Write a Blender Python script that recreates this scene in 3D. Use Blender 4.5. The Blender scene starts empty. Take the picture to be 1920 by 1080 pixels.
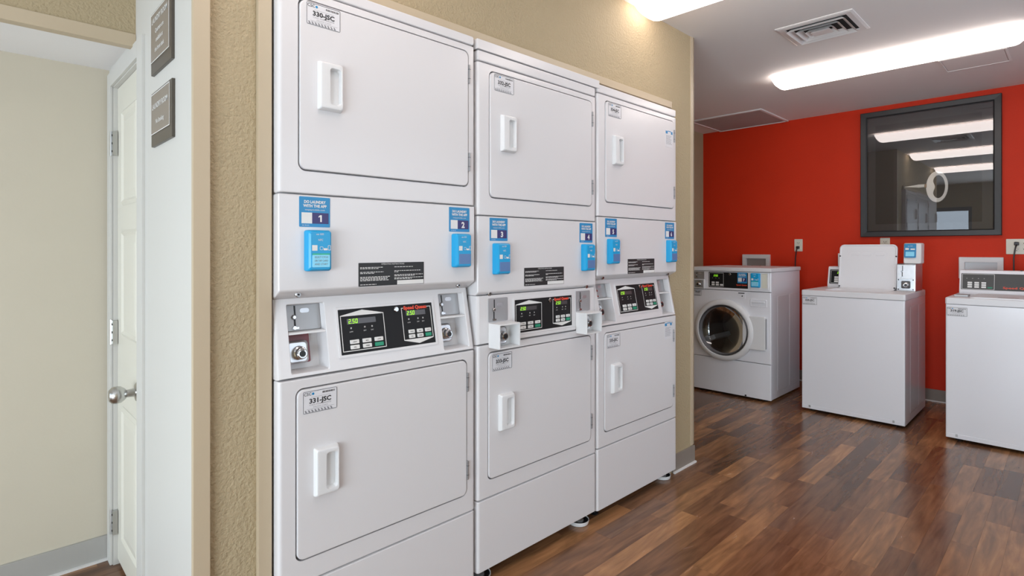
import bpy, bmesh, math, random
from mathutils import Vector, Matrix
random.seed(7)
S = bpy.context.scene
COL = S.collection

# ------------------------------------------------------------------ camera
F, HORIZON, YAW = 1045.0, 467.0, math.atan2(1065.0, 1045.0)
cam = bpy.data.cameras.new('camera'); cam.sensor_width = 36.0
cam.lens = F / 1920.0 * 36.0
cam.shift_y = -(540.0 - HORIZON) / 1920.0
cam.clip_start = 0.02
co = bpy.data.objects.new('camera', cam); COL.objects.link(co)
co.location = (0, -1.487, 1.20); co.rotation_euler = (math.pi/2, 0, YAW - math.pi/2)
S.camera = co

# ------------------------------------------------------------------ view, world, daylight
S.view_settings.view_transform = 'Standard'; S.view_settings.look = 'None'
S.view_settings.gamma = 1.0; S.view_settings.exposure = -0.17
S.view_settings.use_curve_mapping = False
LAMP = 7.8          # ceiling light diffuser emission
w = bpy.data.worlds.new('daylight'); S.world = w; w.use_nodes = True
bgn = w.node_tree.nodes['Background']
bgn.inputs['Color'].default_value = (0.76, 0.87, 1.0, 1); bgn.inputs['Strength'].default_value = 3.4

def area(name, loc, rot, sx, sy, power, col):
    l = bpy.data.lights.new(name, 'AREA'); l.shape = 'RECTANGLE'; l.size = sx; l.size_y = sy
    l.energy = power; l.color = col
    o = bpy.data.objects.new(name, l); COL.objects.link(o); o.location = loc; o.rotation_euler = rot
    return o
# daylight through the glass entrance (rear wall), plus added fill at two unseen windows
area('daylight_entrance', (-2.25, 0.48, 0.6), (0, -math.pi/2, 0), 1.1, 1.15, 16, (.80, .91, 1))
area('fill_storefront', (-2.25, -1.75, .78), (0, -math.pi/2, 0), 1.15, 2.3, 128, (.85, .935, 1))
area('fill_side_window', (2.9, -3.22, 1.5), (math.pi/2, 0, 0), 3.3, 1.2, 9, (.90, .95, 1))

# ------------------------------------------------------------------ materials
def nt(m): return m.node_tree.nodes, m.node_tree.links
def mat(name, col, rough=0.5, metal=0.0, bump=0.0, bscale=60.0, bdist=0.002, emit=0.0, var=0.0, vscale=4.0, coat=0.0, spec=None):
    m = bpy.data.materials.new(name); m.use_nodes = True
    n, l = nt(m); b = n['Principled BSDF']
    b.inputs['Base Color'].default_value = (*col, 1)
    b.inputs['Roughness'].default_value = rough; b.inputs['Metallic'].default_value = metal
    if coat: b.inputs['Coat Weight'].default_value = coat; b.inputs['Coat Roughness'].default_value = 0.12
    if spec is not None: b.inputs['Specular IOR Level'].default_value = spec
    geo = n.new('ShaderNodeNewGeometry')
    if bump:
        t = n.new('ShaderNodeTexNoise'); t.inputs['Scale'].default_value = bscale; t.inputs['Detail'].default_value = 3
        bp = n.new('ShaderNodeBump'); bp.inputs['Strength'].default_value = bump; bp.inputs['Distance'].default_value = bdist
        l.new(geo.outputs['Position'], t.inputs['Vector']); l.new(t.outputs['Fac'], bp.inputs['Height']); l.new(bp.outputs['Normal'], b.inputs['Normal'])
    if var:
        t2 = n.new('ShaderNodeTexNoise'); t2.inputs['Scale'].default_value = vscale; t2.inputs['Detail'].default_value = 4
        r = n.new('ShaderNodeMapRange'); r.inputs['To Min'].default_value = 1 - var; r.inputs['To Max'].default_value = 1 + var
        mx = n.new('ShaderNodeMix'); mx.data_type = 'RGBA'; mx.blend_type = 'MULTIPLY'; mx.inputs['Factor'].default_value = 1
        mx.inputs['A'].default_value = (*col, 1)
        l.new(geo.outputs['Position'], t2.inputs['Vector']); l.new(t2.outputs['Fac'], r.inputs['Value'])
        l.new(r.outputs['Result'], mx.inputs['B']); l.new(mx.outputs['Result'], b.inputs['Base Color'])
    if emit:
        b.inputs['Emission Color'].default_value = (*col, 1); b.inputs['Emission Strength'].default_value = emit
    return m

def glass_mat(name, refl, tint, rough=0.0):
    m = bpy.data.materials.new(name); m.use_nodes = True; n, l = nt(m); n.clear()
    out = n.new('ShaderNodeOutputMaterial'); mix = n.new('ShaderNodeMixShader')
    tr = n.new('ShaderNodeBsdfTransparent'); tr.inputs['Color'].default_value = (*tint, 1)
    gl = n.new('ShaderNodeBsdfGlossy'); gl.inputs['Roughness'].default_value = rough; gl.inputs['Color'].default_value = (0.95, 0.97, 1, 1)
    fr = n.new('ShaderNodeFresnel'); fr.inputs['IOR'].default_value = 1.5
    ad = n.new('ShaderNodeMath'); ad.operation = 'ADD'; ad.inputs[1].default_value = refl; ad.use_clamp = True
    l.new(fr.outputs['Fac'], ad.inputs[0]); l.new(ad.outputs[0], mix.inputs['Fac'])
    l.new(tr.outputs[0], mix.inputs[1]); l.new(gl.outputs[0], mix.inputs[2]); l.new(mix.outputs[0], out.inputs['Surface'])
    return m

def wood_mat(name, use_attr):
    m = bpy.data.materials.new(name); m.use_nodes = True; n, l = nt(m); b = n['Principled BSDF']
    geo = n.new('ShaderNodeNewGeometry'); oi = n.new('ShaderNodeObjectInfo')
    if use_attr:
        c = n.new('ShaderNodeAttribute'); c.attribute_name = 'plank_tone'; csock = c.outputs['Color']; rnd = c.outputs['Alpha']
    else:
        csock = oi.outputs['Color']; rnd = oi.outputs['Random']
    off = n.new('ShaderNodeVectorMath'); off.operation = 'SCALE'; off.inputs[0].default_value = (7.3, 31.0, 0); l.new(rnd, off.inputs['Scale'])
    add = n.new('ShaderNodeVectorMath'); add.operation = 'ADD'; l.new(geo.outputs['Position'], add.inputs[0]); l.new(off.outputs[0], add.inputs[1])
    mp = n.new('ShaderNodeMapping'); mp.inputs['Scale'].default_value = (3.5, 42, 1); l.new(add.outputs[0], mp.inputs['Vector'])
    g = n.new('ShaderNodeTexNoise'); g.inputs['Scale'].default_value = 1.0; g.inputs['Detail'].default_value = 5; g.inputs['Distortion'].default_value = 0.6; l.new(mp.outputs[0], g.inputs['Vector'])
    mp2 = n.new('ShaderNodeMapping'); mp2.inputs['Scale'].default_value = (2.6, 15, 1); l.new(add.outputs[0], mp2.inputs['Vector'])
    g2 = n.new('ShaderNodeTexNoise'); g2.inputs['Scale'].default_value = 1.0; g2.inputs['Detail'].default_value = 3; g2.inputs['Distortion'].default_value = 1.6; l.new(mp2.outputs[0], g2.inputs['Vector'])
    r1 = n.new('ShaderNodeMapRange'); r1.inputs['From Min'].default_value = .3; r1.inputs['From Max'].default_value = .7; r1.inputs['To Min'].default_value = .78; r1.inputs['To Max'].default_value = 1.2; l.new(g.outputs['Fac'], r1.inputs['Value'])
    r2 = n.new('ShaderNodeMapRange'); r2.inputs['From Min'].default_value = .3; r2.inputs['From Max'].default_value = .7; r2.inputs['To Min'].default_value = .76; r2.inputs['To Max'].default_value = 1.40; l.new(g2.outputs['Fac'], r2.inputs['Value'])
    mu = n.new('ShaderNodeMath'); mu.operation = 'MULTIPLY'; l.new(r1.outputs[0], mu.inputs[0]); l.new(r2.outputs[0], mu.inputs[1])
    mx = n.new('ShaderNodeMix'); mx.data_type = 'RGBA'; mx.blend_type = 'MULTIPLY'; mx.inputs['Factor'].default_value = 1
    l.new(csock, mx.inputs['A']); l.new(mu.outputs[0], mx.inputs['B']); l.new(mx.outputs['Result'], b.inputs['Base Color'])
    b.inputs['Roughness'].default_value = 0.30; b.inputs['Specular IOR Level'].default_value = 0.5
    rr_ = n.new('ShaderNodeMapRange'); rr_.inputs['To Min'].default_value = .15; rr_.inputs['To Max'].default_value = .32; l.new(g2.outputs['Fac'], rr_.inputs['Value']); l.new(rr_.outputs[0], b.inputs['Roughness'])
    return m

M = {}
M['enamel'] = mat('white_enamel', (.69, .68, .695), .28, coat=.15)
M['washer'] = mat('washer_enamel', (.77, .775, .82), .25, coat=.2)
M['enamel_top'] = mat('white_enamel_grain', (.74, .745, .775), .35, bump=.15, bscale=900, bdist=.0004)
M['plastic'] = mat('white_plastic', (.72, .725, .735), .35)
M['steel'] = mat('brushed_steel', (.60, .60, .62), .34, 1.0, var=.08, vscale=40)
M['steel_dull'] = mat('grey_coin_plate', (.42, .42, .43), .45, .7)
M['chrome'] = mat('chrome', (.48, .48, .49), .18, 1.0)
M['dark'] = mat('black_plastic', (.012, .012, .013), .4)
M['shadow'] = mat('dark_cavity', (.02, .02, .02), .8)
M['face'] = mat('black_display_face', (.009, .009, .010), .45, spec=.25)
M['face_grey'] = mat('charcoal_display_face', (.05, .052, .053), .4)
M['line'] = mat('printed_white', (.75, .75, .74), .5)
M['green'] = mat('green_button', (.01, .27, .15), .4)
M['led'] = mat('green_led', (.38, .85, .03), .4, emit=.75)
M['led_dim'] = mat('dim_led_window', (.07, .065, .07), .25)
M['red_print'] = mat('red_print', (.75, .07, .03), .45)
M['maroon'] = mat('red_reflection_tint', (.20, .03, .04), .35)
M['ink'] = mat('black_ink', (.03, .03, .035), .6)
M['ink_soft'] = mat('grey_ink', (.22, .22, .24), .6)
M['paper'] = mat('label_paper', (.70, .70, .73), .4)
M['blue'] = mat('sticker_blue', (.014, .235, .50), .35)
M['reader_blue'] = mat('reader_blue', (.003, .33, .65), .32)
M['navy'] = mat('navy_print', (.035, .028, .14), .4)
M['screen'] = mat('pale_screen', (.22, .60, .80), .3, emit=.12)
M['screen_dim'] = mat('blue_grey_screen', (.10, .20, .42), .3)
M['screen_bar'] = mat('green_screen_bar', (.02, .42, .25), .3)
M['beige'] = mat('beige_wall_paint', (.41, .33, .205), .75, bump=.75, bscale=120, bdist=.006, var=.04)
M['cream'] = mat('cream_wall_paint', (.58, .53, .43), .7, bump=.12, bscale=120, bdist=.002, var=.03)
M['red'] = mat('red_wall_paint', (.61, .027, .002), .6, spec=.3, bump=.25, bscale=140, bdist=.003, var=.06)
M['trim'] = mat('beige_pink_trim_paint', (.50, .41, .29), .45)
M['white_paint'] = mat('white_jamb_paint', (.58, .57, .54), .45)
M['door_paint'] = mat('door_paint', (.68, .66, .58), .4)
M['ceiling'] = mat('ceiling_paint', (.80, .785, .78), .85, bump=.2, bscale=130, bdist=.002)
M['vent'] = mat('vent_white_metal', (.72, .70, .70), .5)
M['soot'] = mat('stained_panel', (.44, .42, .42), .7, var=.12, vscale=3)
M['base'] = mat('taupe_vinyl_base', (.25, .215, .185), .5)
M['base_white'] = mat('white_caulk_bead', (.72, .71, .70), .5)
M['base_blue'] = mat('grey_vinyl_base', (.40, .39, .37), .5)
M['frame'] = mat('charcoal_frame', (.022, .023, .025), .4, var=.1, vscale=30)
M['matboard'] = mat('grey_matboard', (.045, .042, .043), .6)
M['print'] = mat('dark_print', (.014, .012, .012), .6)
M['ivory'] = mat('ivory_relief', (.80, .77, .72), .45)
M['bronze'] = mat('bronze_collar', (.28, .17, .10), .4, .3)
M['outlet'] = mat('ivory_outlet_plastic', (.70, .68, .58), .4)
M['sign'] = mat('taupe_sign', (.235, .20, .165), .4)
M['sign_dark'] = mat('dark_taupe_sign', (.075, .063, .05), .35)
M['nickel'] = mat('satin_nickel', (.55, .55, .54), .28, 1.0)
M['gasket'] = mat('grey_rubber_gasket', (.10, .10, .105), .5)
M['drum'] = mat('drum_steel', (.13, .13, .14), .38, 1.0)
M['lamp'] = mat('lit_diffuser', (1.0, .88, .815), .4, emit=LAMP)
M['glass'] = glass_mat('clear_glass', 0.02, (.93, .95, .95))
M['pic_glass'] = glass_mat('picture_glass', 0.085, (.95, .95, .95))
M['porthole'] = glass_mat('porthole_glass', 0.05, (.50, .52, .54))
M['wood'] = wood_mat('walnut_laminate', False)
M['wood_far'] = wood_mat('walnut_laminate_joined', True)
M['subfloor'] = mat('laminate_joint', (.035, .022, .015), .6)
M['alu'] = mat('dark_aluminium', (.10, .10, .11), .4, .6)

# ------------------------------------------------------------------ mesh helpers
def rr(x0, x1, z0, z1, r, y, seg=4):
    r = max(1e-5, min(r, (x1-x0)/2, (z1-z0)/2)); P = []
    for cx, cz, a0 in ((x1-r, z1-r, 0), (x0+r, z1-r, 90), (x0+r, z0+r, 180), (x1-r, z0+r, 270)):
        for i in range(seg+1):
            a = math.radians(a0 + 90*i/seg); P.append((cx+r*math.cos(a), y, cz+r*math.sin(a)))
    return P

_tc = {}
def text_geo(s, bold):
    k = (s, bold)
    if k not in _tc:
        c = bpy.data.curves.new('lettering', 'FONT'); c.body = s; c.size = 1.0; c.resolution_u = 2; c.offset = bold
        o = bpy.data.objects.new('lettering', c); COL.objects.link(o)
        dg = bpy.context.evaluated_depsgraph_get(); e = o.evaluated_get(dg); me = e.to_mesh()
        v = [tuple(p.co) for p in me.vertices]; f = [tuple(p.vertices) for p in me.polygons]
        e.to_mesh_clear(); bpy.data.objects.remove(o); bpy.data.curves.remove(c); _tc[k] = (v, f)
    return _tc[k]

class MB:
    def __init__(s, fn=None): s.v = []; s.f = []; s.fn = fn
    def add(s, vs, fs):
        b = len(s.v); s.v += [tuple(p) for p in vs]; s.f += [tuple(i+b for i in f) for f in fs]; return s
    def loft(s, loops, cap0=False, cap1=True):
        n = len(loops[0]); vs = [p for L in loops for p in L]; fs = []
        for k in range(len(loops)-1):
            a, b = k*n, (k+1)*n
            for i in range(n):
                j = (i+1) % n; fs.append((a+i, a+j, b+j, b+i))
        if cap0: fs.append(tuple(range(n))[::-1])
        if cap1: fs.append(tuple((len(loops)-1)*n+i for i in range(n)))
        return s.add(vs, fs)
    def box(s, x0, x1, y0, y1, z0, z1):
        V = [(x, y, z) for x in (x0, x1) for y in (y0, y1) for z in (z0, z1)]
        return s.add(V, [(0,1,3,2), (4,6,7,5), (0,4,5,1), (2,3,7,6), (0,2,6,4), (1,5,7,3)])
    def slab(s, x0, x1, z0, z1, y0, y1, r=.003, bev=.002, seg=3):          # rounded slab: y0 back, y1 front (smaller)
        return s.loft([rr(x0,x1,z0,z1,r,y0,seg), rr(x0,x1,z0,z1,r,y1+bev,seg), rr(x0+bev*.35,x1-bev*.35,z0+bev*.35,z1-bev*.35,r,y1+bev*.3,seg), rr(x0+bev,x1-bev,z0+bev,z1-bev,r,y1,seg)], True, True)
    def ring(s, x0, x1, z0, z1, wd, y0, y1, r=.003, seg=3):                 # rectangular frame
        return s.loft([rr(x0,x1,z0,z1,r,y0,seg), rr(x0,x1,z0,z1,r,y1,seg), rr(x0+wd,x1-wd,z0+wd,z1-wd,r*.5,y1,seg), rr(x0+wd,x1-wd,z0+wd,z1-wd,r*.5,y0,seg)], False, False)
    def cyl(s, x, z, r, y0, y1, n=14, bev=0.0):                            # axis along y
        c = lambda rad, y: [(x+rad*math.cos(2*math.pi*i/n), y, z+rad*math.sin(2*math.pi*i/n)) for i in range(n)]
        return s.loft([c(r,y0), c(r,y1+bev), c(r-bev,y1)] if bev else [c(r,y0), c(r,y1)], True, True)
    def tube(s, pts, r, n=8):
        L = []
        for k, p in enumerate(pts):
            p = Vector(p); a = Vector(pts[max(0,k-1)]); b = Vector(pts[min(len(pts)-1,k+1)]); t = (b-a).normalized()
            u = t.cross(Vector((0.31,0.83,0.47))).normalized(); w_ = t.cross(u)
            L.append([tuple(p + (u*math.cos(2*math.pi*i/n) + w_*math.sin(2*math.pi*i/n))*r) for i in range(n)])
        return s.loft(L, True, True)
    def lathe(s, prof, x, z, n=24, close=False):                           # prof: (radius, y) about the y axis
        L = [[(x+r*math.cos(2*math.pi*i/n), y, z+r*math.sin(2*math.pi*i/n)) for i in range(n)] for r, y in prof]
        return s.loft(L, False, False)
    def zlathe(s, prof, x, y, n=20, cap=False):                            # prof: (radius, z) about the z axis
        L = [[(x+r*math.cos(2*math.pi*i/n), y+r*math.sin(2*math.pi*i/n), z) for i in range(n)] for r, z in prof]
        return s.loft(L, cap, cap)
    def prism(s, prof, x0, x1):                                            # prof: (y, z)
        n = len(prof); V = [(x0,*p) for p in prof] + [(x1,*p) for p in prof]
        return s.add(V, [tuple(range(n))[::-1], tuple(range(n,2*n))] + [(i,(i+1)%n,n+(i+1)%n,n+i) for i in range(n)])
    def flat(s, x0, x1, z0, z1, y): return s.add([(x0,y,z0), (x1,y,z0), (x1,y,z1), (x0,y,z1)], [(0,1,2,3)])
    def text(s, t, h, x, z, y, align='c', bold=0.0, width=None):           # cap height h
        v, f = text_geo(t, bold)
        x0 = min(p[0] for p in v); x1 = max(p[0] for p in v); z0 = min(p[1] for p in v); z1 = max(p[1] for p in v)
        kz = h / 0.7; kx = kz if width is None else width/(x1-x0)
        ox = {'c': (x0+x1)/2, 'l': x0, 'r': x1}[align]
        return s.add([(x+(p[0]-ox)*kx, y, z+p[1]*kz) for p in v], f)
    def build(s, name, m, parent=None, bevel=0, segs=2, smooth=True, angle=35, loc=None):
        me = bpy.data.meshes.new(name)
        V = [s.fn(*p) for p in s.v] if s.fn else s.v
        me.from_pydata(V, [], s.f); me.validate()
        bm = bmesh.new(); bm.from_mesh(me)
        bmesh.ops.remove_doubles(bm, verts=bm.verts, dist=1e-6)
        bmesh.ops.recalc_face_normals(bm, faces=bm.faces)
        if bevel:
            bm.normal_update()
            es = [e for e in bm.edges if len(e.link_faces) == 2 and e.calc_face_angle(0) > math.radians(30)]
            bmesh.ops.bevel(bm, geom=es, offset=bevel, segments=segs, profile=.6, affect='EDGES', clamp_overlap=True)
        bm.to_mesh(me); bm.free()
        if smooth:
            me.polygons.foreach_set('use_smooth', [True]*len(me.polygons)); me.set_sharp_from_angle(angle=math.radians(angle))
        me.materials.append(M[m] if isinstance(m, str) else m)
        o = bpy.data.objects.new(name, me); COL.objects.link(o)
        if smooth:
            wn = o.modifiers.new('weighted_normal', 'WEIGHTED_NORMAL'); wn.keep_sharp = True; wn.weight = 80
        if parent: o.parent = parent
        if loc: o.location = loc
        return o

def tag(o, label=None, cat=None, group=None, kind=None):
    if label: o['label'] = label
    if cat: o['category'] = cat
    if group: o['group'] = group
    if kind: o['kind'] = kind
    return o
def thing(name, label, cat, loc=(0,0,0), rz=0, group=None):
    o = bpy.data.objects.new(name, None); COL.objects.link(o); o.empty_display_size = .1
    o.location = loc; o.rotation_euler = (0,0,rz); return tag(o, label, cat, group)
def struct(name, mb, m, label, cat, **k): return tag(mb.build(name, m, **k), label, cat, kind='structure')
def bx(*a): return MB().box(*a)

# ------------------------------------------------------------------ room shell
CZ = 2.393; XB = 5.46; XR = -2.1; YL = 1.248; YR = -3.1; YW = .045; XE = 2.937; XN = .401
floor = struct('floor', bx(XR, XB, YR, YL, -.06, -.004), 'subfloor', 'walnut laminate plank floor of the laundry room', 'floor', smooth=False)
# laminate strips, 82 mm wide, random lengths
PW = .0822; tones = [(.145,.066,.031), (.177,.082,.037), (.212,.101,.045), (.25,.121,.053), (.295,.143,.061), (.158,.081,.044), (.116,.057,.030)]
wts = [3, 4, 4, 3, 1.6, 3, 1.8]
def seen(x0, x1, y0, y1):
    for x in (x0, (x0+x1)/2, x1):
        for y in (y0, y1):
            d = x*math.cos(YAW) + (y+1.487)*math.sin(YAW); r = x*math.sin(YAW) - (y+1.487)*math.cos(YAW)
            if d > .3 and abs(r/d) < .94 and F*1.2/d < 640 : return True
    return False
near, far = [], []
rowy = -3.1 + .013; k = 0
while rowy < YL:
    x = XR - random.uniform(0, .5)
    prev = None
    while x < XB:
        L = random.choice((.36, .46, .56, .66, .76, .86)); x1 = min(x+L, XB)
        t = random.choices(tones, wts)[0]
        while t == prev: t = random.choices(tones, wts)[0]
        prev = t; j = random.uniform(.9, 1.1); t = tuple(c*j for c in t)
        y1 = min(rowy+PW, YL); xs = max(x, XR)
        hid = (y1 > .06 and .4 < x1 and xs < 2.93) or (xs > 4.55 and y1 > .2) or (x1 < .2 and y1 > .7)
        if x1 - xs > .02:
            (near if (seen(xs, x1, rowy, y1) and not hid) else far).append((xs, x1, rowy, y1, t))
        x = x1
    rowy += PW
near.sort(key=lambda p: (p[0])**2 + (p[2]+1.487)**2)
far += near[299:]; near = near[:299]
_pm = {}
for x0, x1, y0, y1, t in near:
    key = (round(x1-x0, 3), round(y1-y0, 3))
    if key not in _pm:
        o = bx(0, x1-x0-.0004, 0, y1-y0-.0004, -.004, 0).build('plank', 'wood', floor, smooth=False); _pm[key] = o.data
    else:
        o = bpy.data.objects.new('plank', _pm[key]); COL.objects.link(o); o.parent = floor
    o.location = (x0, y0, 0); o.color = (*t, 1)
mb = MB(); cols = []
for x0, x1, y0, y1, t in far:
    mb.box(x0, x1-.0004, y0, y1-.0004, -.004, 0); cols += [(*t, random.random())]*6
fo = mb.build('plank_field', 'wood_far', floor, smooth=False); tag(fo, kind='stuff')
ca = fo.data.attributes.new('plank_tone', 'FLOAT_COLOR', 'FACE')
if len(cols) == len(fo.data.polygons): ca.data.foreach_set('color', [c for q in cols for c in q])

struct('ceiling', bx(XR, XB, YR, YL, CZ, CZ+.06), 'ceiling', 'grey-white textured ceiling over the laundry room', 'ceiling', smooth=False)
struct('wall_back', bx(XB, XB+.1, YR, YL+.1, 0, CZ), 'red', 'bright red accent wall behind the washers', 'wall', smooth=False)
struct('wall_left', MB().box(XN+.03, .585, YW, .13, 0, CZ).box(2.678, XE, YW, YL+.1, 0, CZ).box(.585, 2.678, YW, .13, 1.945, CZ), 'beige',
       'beige orange-peel wall around the row of stacked dryers', 'wall', smooth=False)
struct('wall_alcove', MB().box(.585, 2.678, .80, .84, 0, 2.1).box(.545, .585, .13, .84, 0, 2.1).box(.585, 2.678, .13, .80, 2.02, 2.06), 'beige', 'dark recess wall behind the stacked dryers', 'wall', smooth=False)
struct('wall_recess', bx(XE, XB, YL, YL+.1, 0, CZ), 'beige', 'beige side wall at the left end of the red wall', 'wall', smooth=False)
# niche to the left of the dryer wall: side wall with the sign plates, header, soffit, back wall
DY0, DY1, DZ1 = .632, 1.085, 1.815
struct('wall_niche_side', MB().box(XN, XN+.03, YW, DY0, 0, CZ).box(XN, XN+.03, DY1, 1.2, 0, CZ).box(XN, XN+.03, DY0, DY1, DZ1, CZ), 'white_paint', 'white painted return wall carrying two taupe signs', 'wall', smooth=False)
struct('wall_niche_back', bx(XR, XN+.2, 1.16, 1.26, 0, CZ), 'cream', 'cream wall at the back of the niche beside the panel door', 'wall', smooth=False)
struct('wall_header', bx(XR, XN, .69, .72, 1.90, CZ), 'beige', 'beige textured header wall above the niche', 'wall', smooth=False)
struct('ceiling_soffit', bx(XR, XN, .72, 1.16, 1.895, 1.93), 'ceiling', 'low white soffit inside the niche', 'ceiling', smooth=False)
struct('trim_1', bx(.551, .5865, .028, YW, 0, 1.98), 'trim', 'beige vertical trim left of the first stacked dryer', 'trim', bevel=.002)
struct('trim_2', bx(XN-.004, .4365, .030, YW+.001, 0, CZ), 'trim', 'beige corner trim beside the white sign wall', 'trim', bevel=.003)
struct('trim_3', bx(.5865, 2.672, .026, YW, 1.946, 1.98), 'trim', 'long beige trim strip along the top of the dryers', 'trim', bevel=.002)
struct('trim_4', MB().box(XE-.034, XE+.002, YW-.004, YW+.002, .10, CZ).box(XE-.002, XE+.004, YW-.004, YW+.03, .10, CZ), 'trim', 'narrow beige corner guard at the free end of the dryer wall', 'trim', smooth=False)
struct('trim_5', bx(XR, XN, .682, .722, 1.862, 1.905), 'trim', 'beige trim under the header of the niche', 'trim', bevel=.004)
def baseboard(name, x0, x1, y0, y1, m, label, ax):
    o = struct(name, bx(x0, x1, y0, y1, 0, .094), m, label, 'baseboard', bevel=.002)
    b = {'x-': (x0-.010, x0, y0, y1), 'y-': (x0, x1, y0-.010, y0)}[ax]
    bx(*b, 0, .008).build('caulk_bead', 'base_white', o, smooth=False)
    return o
baseboard('baseboard_back', XB-.012, XB, YR, YL, 'base', 'taupe vinyl base along the red wall', 'x-')
baseboard('baseboard_left', 2.70, XE+.004, YW-.010, YW, 'base', 'short taupe vinyl base right of the third dryer', 'y-')
baseboard('baseboard_niche', XR, XN, 1.148, 1.16, 'base_blue', 'grey vinyl base at the foot of the cream niche wall', 'y-')
# unseen side of the room: right wall with added fill window, rear wall with glass entrance
struct('wall_right', MB().box(XR, 1.2, YR-.1, YR, 0, CZ).box(4.6, XB, YR-.1, YR, 0, CZ).box(1.2, 4.6, YR-.1, YR, 0, .85).box(1.2, 4.6, YR-.1, YR, 2.15, CZ), 'beige', 'beige wall with an added fill window facing the dryers', 'wall', smooth=False)
struct('wall_rear', MB().box(XR-.1, XR, YR, -2.92, 0, CZ).box(XR-.1, XR, -.58, -.12, 0, CZ).box(XR-.1, XR, -2.92, -.58, 0, .18).box(XR-.1, XR, -2.92, -.58, 2.12, CZ).box(XR-.1, XR, 1.08, 1.26, 0, CZ).box(XR-.1, XR, -.12, 1.08, 1.97, CZ), 'beige', 'beige wall with the glass entrance behind the camera', 'wall', smooth=False)
win = struct('fill_window_right', MB().ring(1.2, 4.6, .85, 2.15, .05, 0, -.05).box(2.87, 2.93, -.05, 0, .90, 2.10), 'alu', 'wide dark-framed window added for fill in the unseen right wall', 'window', smooth=False, loc=(0, YR-.03, 0))
MB().flat(1.24, 4.56, .89, 2.11, -.025).build('pane', 'glass', win, smooth=False)
d2 = struct('door_2', MB().box(-.05, 0, -.12, -.07, 0, 1.97).box(-.05, 0, 1.03, 1.08, 0, 1.97).box(-.05, 0, -.07, 1.03, 1.90, 1.97).box(-.05, 0, -.07, 1.03, 0, .1).box(-.05, 0, .46, .51, .1, 1.90), 'alu', 'glass double entrance door behind the camera', 'door', smooth=False, loc=(XR-.02, 0, 0))
for a, b in ((-.07, .46), (.51, 1.03)):
    MB().add([(-.025, a, .1), (-.025, b, .1), (-.025, b, 1.9), (-.025, a, 1.9)], [(0,1,2,3)]).build('pane', 'glass', d2, smooth=False)

FR = lambda x, y, z: (XR - .02 + y, x, z)
w2_ = struct('fill_window_rear', MB(FR).ring(-2.92, -.58, .18, 2.12, .05, 0, -.05).box(-1.78, -1.72, -.05, 0, .23, 2.07), 'alu', 'dark-framed storefront window added for fill in the unseen rear wall', 'window', smooth=False)  # unseen storefront, added so fill light reaches the washer fronts
MB(FR).flat(-2.88, -.62, .22, 2.08, -.025).build('pane', 'glass', w2_, smooth=False)

# ------------------------------------------------------------------ panel door in the niche
d1 = thing('door_1', 'narrow white panel door with satin knob in the niche', 'door', (0,0,0)); d1['kind'] = 'structure'
fnx = lambda ox: (lambda x, y, z: (ox + y, x, z))        # local: x along +Y, front (-y) faces -X
LX = .415
leaf = MB(fnx(LX)).slab(DY0+.004, DY1-.004, .02, DZ1-.005, .03, 0, .001, .001).build('leaf', 'door_paint', d1)
for z0, z1 in ((1.36, 1.71), (.88, 1.27), (.12, .62)):
    mb = MB(fnx(LX)); a, b = DY0+.085, DY1-.10
    mb.loft([rr(a,b,z0,z1,.001,-.0005,1), rr(a+.012,b-.012,z0+.012,z1-.012,.001,-.007,1), rr(a+.022,b-.022,z0+.022,z1-.022,.001,-.001,1), rr(a+.05,b-.05,z0+.05,z1-.05,.001,-.005,1)], False, True)
    mb.build('panel', 'door_paint', leaf, smooth=False)
for a in ((DY0-.075, DY0-.004, -.010, .002, 0, DZ1+.055), (DY1+.002, 1.145, -.010, .002, 0, DZ1+.055), (DY0-.004, DY1+.002, -.010, .002, DZ1, DZ1+.055)):
    MB(fnx(XN)).box(*a).build('casing', 'white_paint', d1, bevel=.003)
MB(fnx(XN)).box(DY0-.004, DY0+.003, 0, .03, 0, DZ1).box(DY1-.003, DY1+.003, 0, .03, 0, DZ1).box(DY0, DY1, 0, .03, DZ1-.004, DZ1).build('frame', 'white_paint', d1, smooth=False)
for zc in (1.60, .885, .165):
    h = MB(fnx(XN)).box(1.066, 1.088, -.004, .012, zc-.045, zc+.045).build('hinge', 'nickel', d1, smooth=False)
    MB(lambda x, y, z: (XN-.006+x*0 + .004*math.cos(y), 1.089+.004*math.sin(y), z)).add(
        [(0, 2*math.pi*i/8, zc+s_*.047) for s_ in (-1, 1) for i in range(8)], [(i,(i+1)%8,8+(i+1)%8,8+i) for i in range(8)] + [tuple(range(8))[::-1], tuple(range(8,16))]).build('pin', 'nickel', h)
    mb = MB(fnx(XN))
    for q in (-.03, 0, .03): mb.cyl(1.076, zc+q, .004, -.003, -.0055, 8)
    mb.build('screw', 'shadow', h, smooth=False)
kn = MB(fnx(LX)).lathe([(.0, 0), (.033, 0), (.033, -.004), (.028, -.009), (.014, -.012), (.0125, -.034), (.018, -.038), (.027, -.050), (.0285, -.062), (.026, -.074), (.018, -.082), (.0, -.084)], .722, .722, 24).build('knob', 'nickel', d1)

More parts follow.
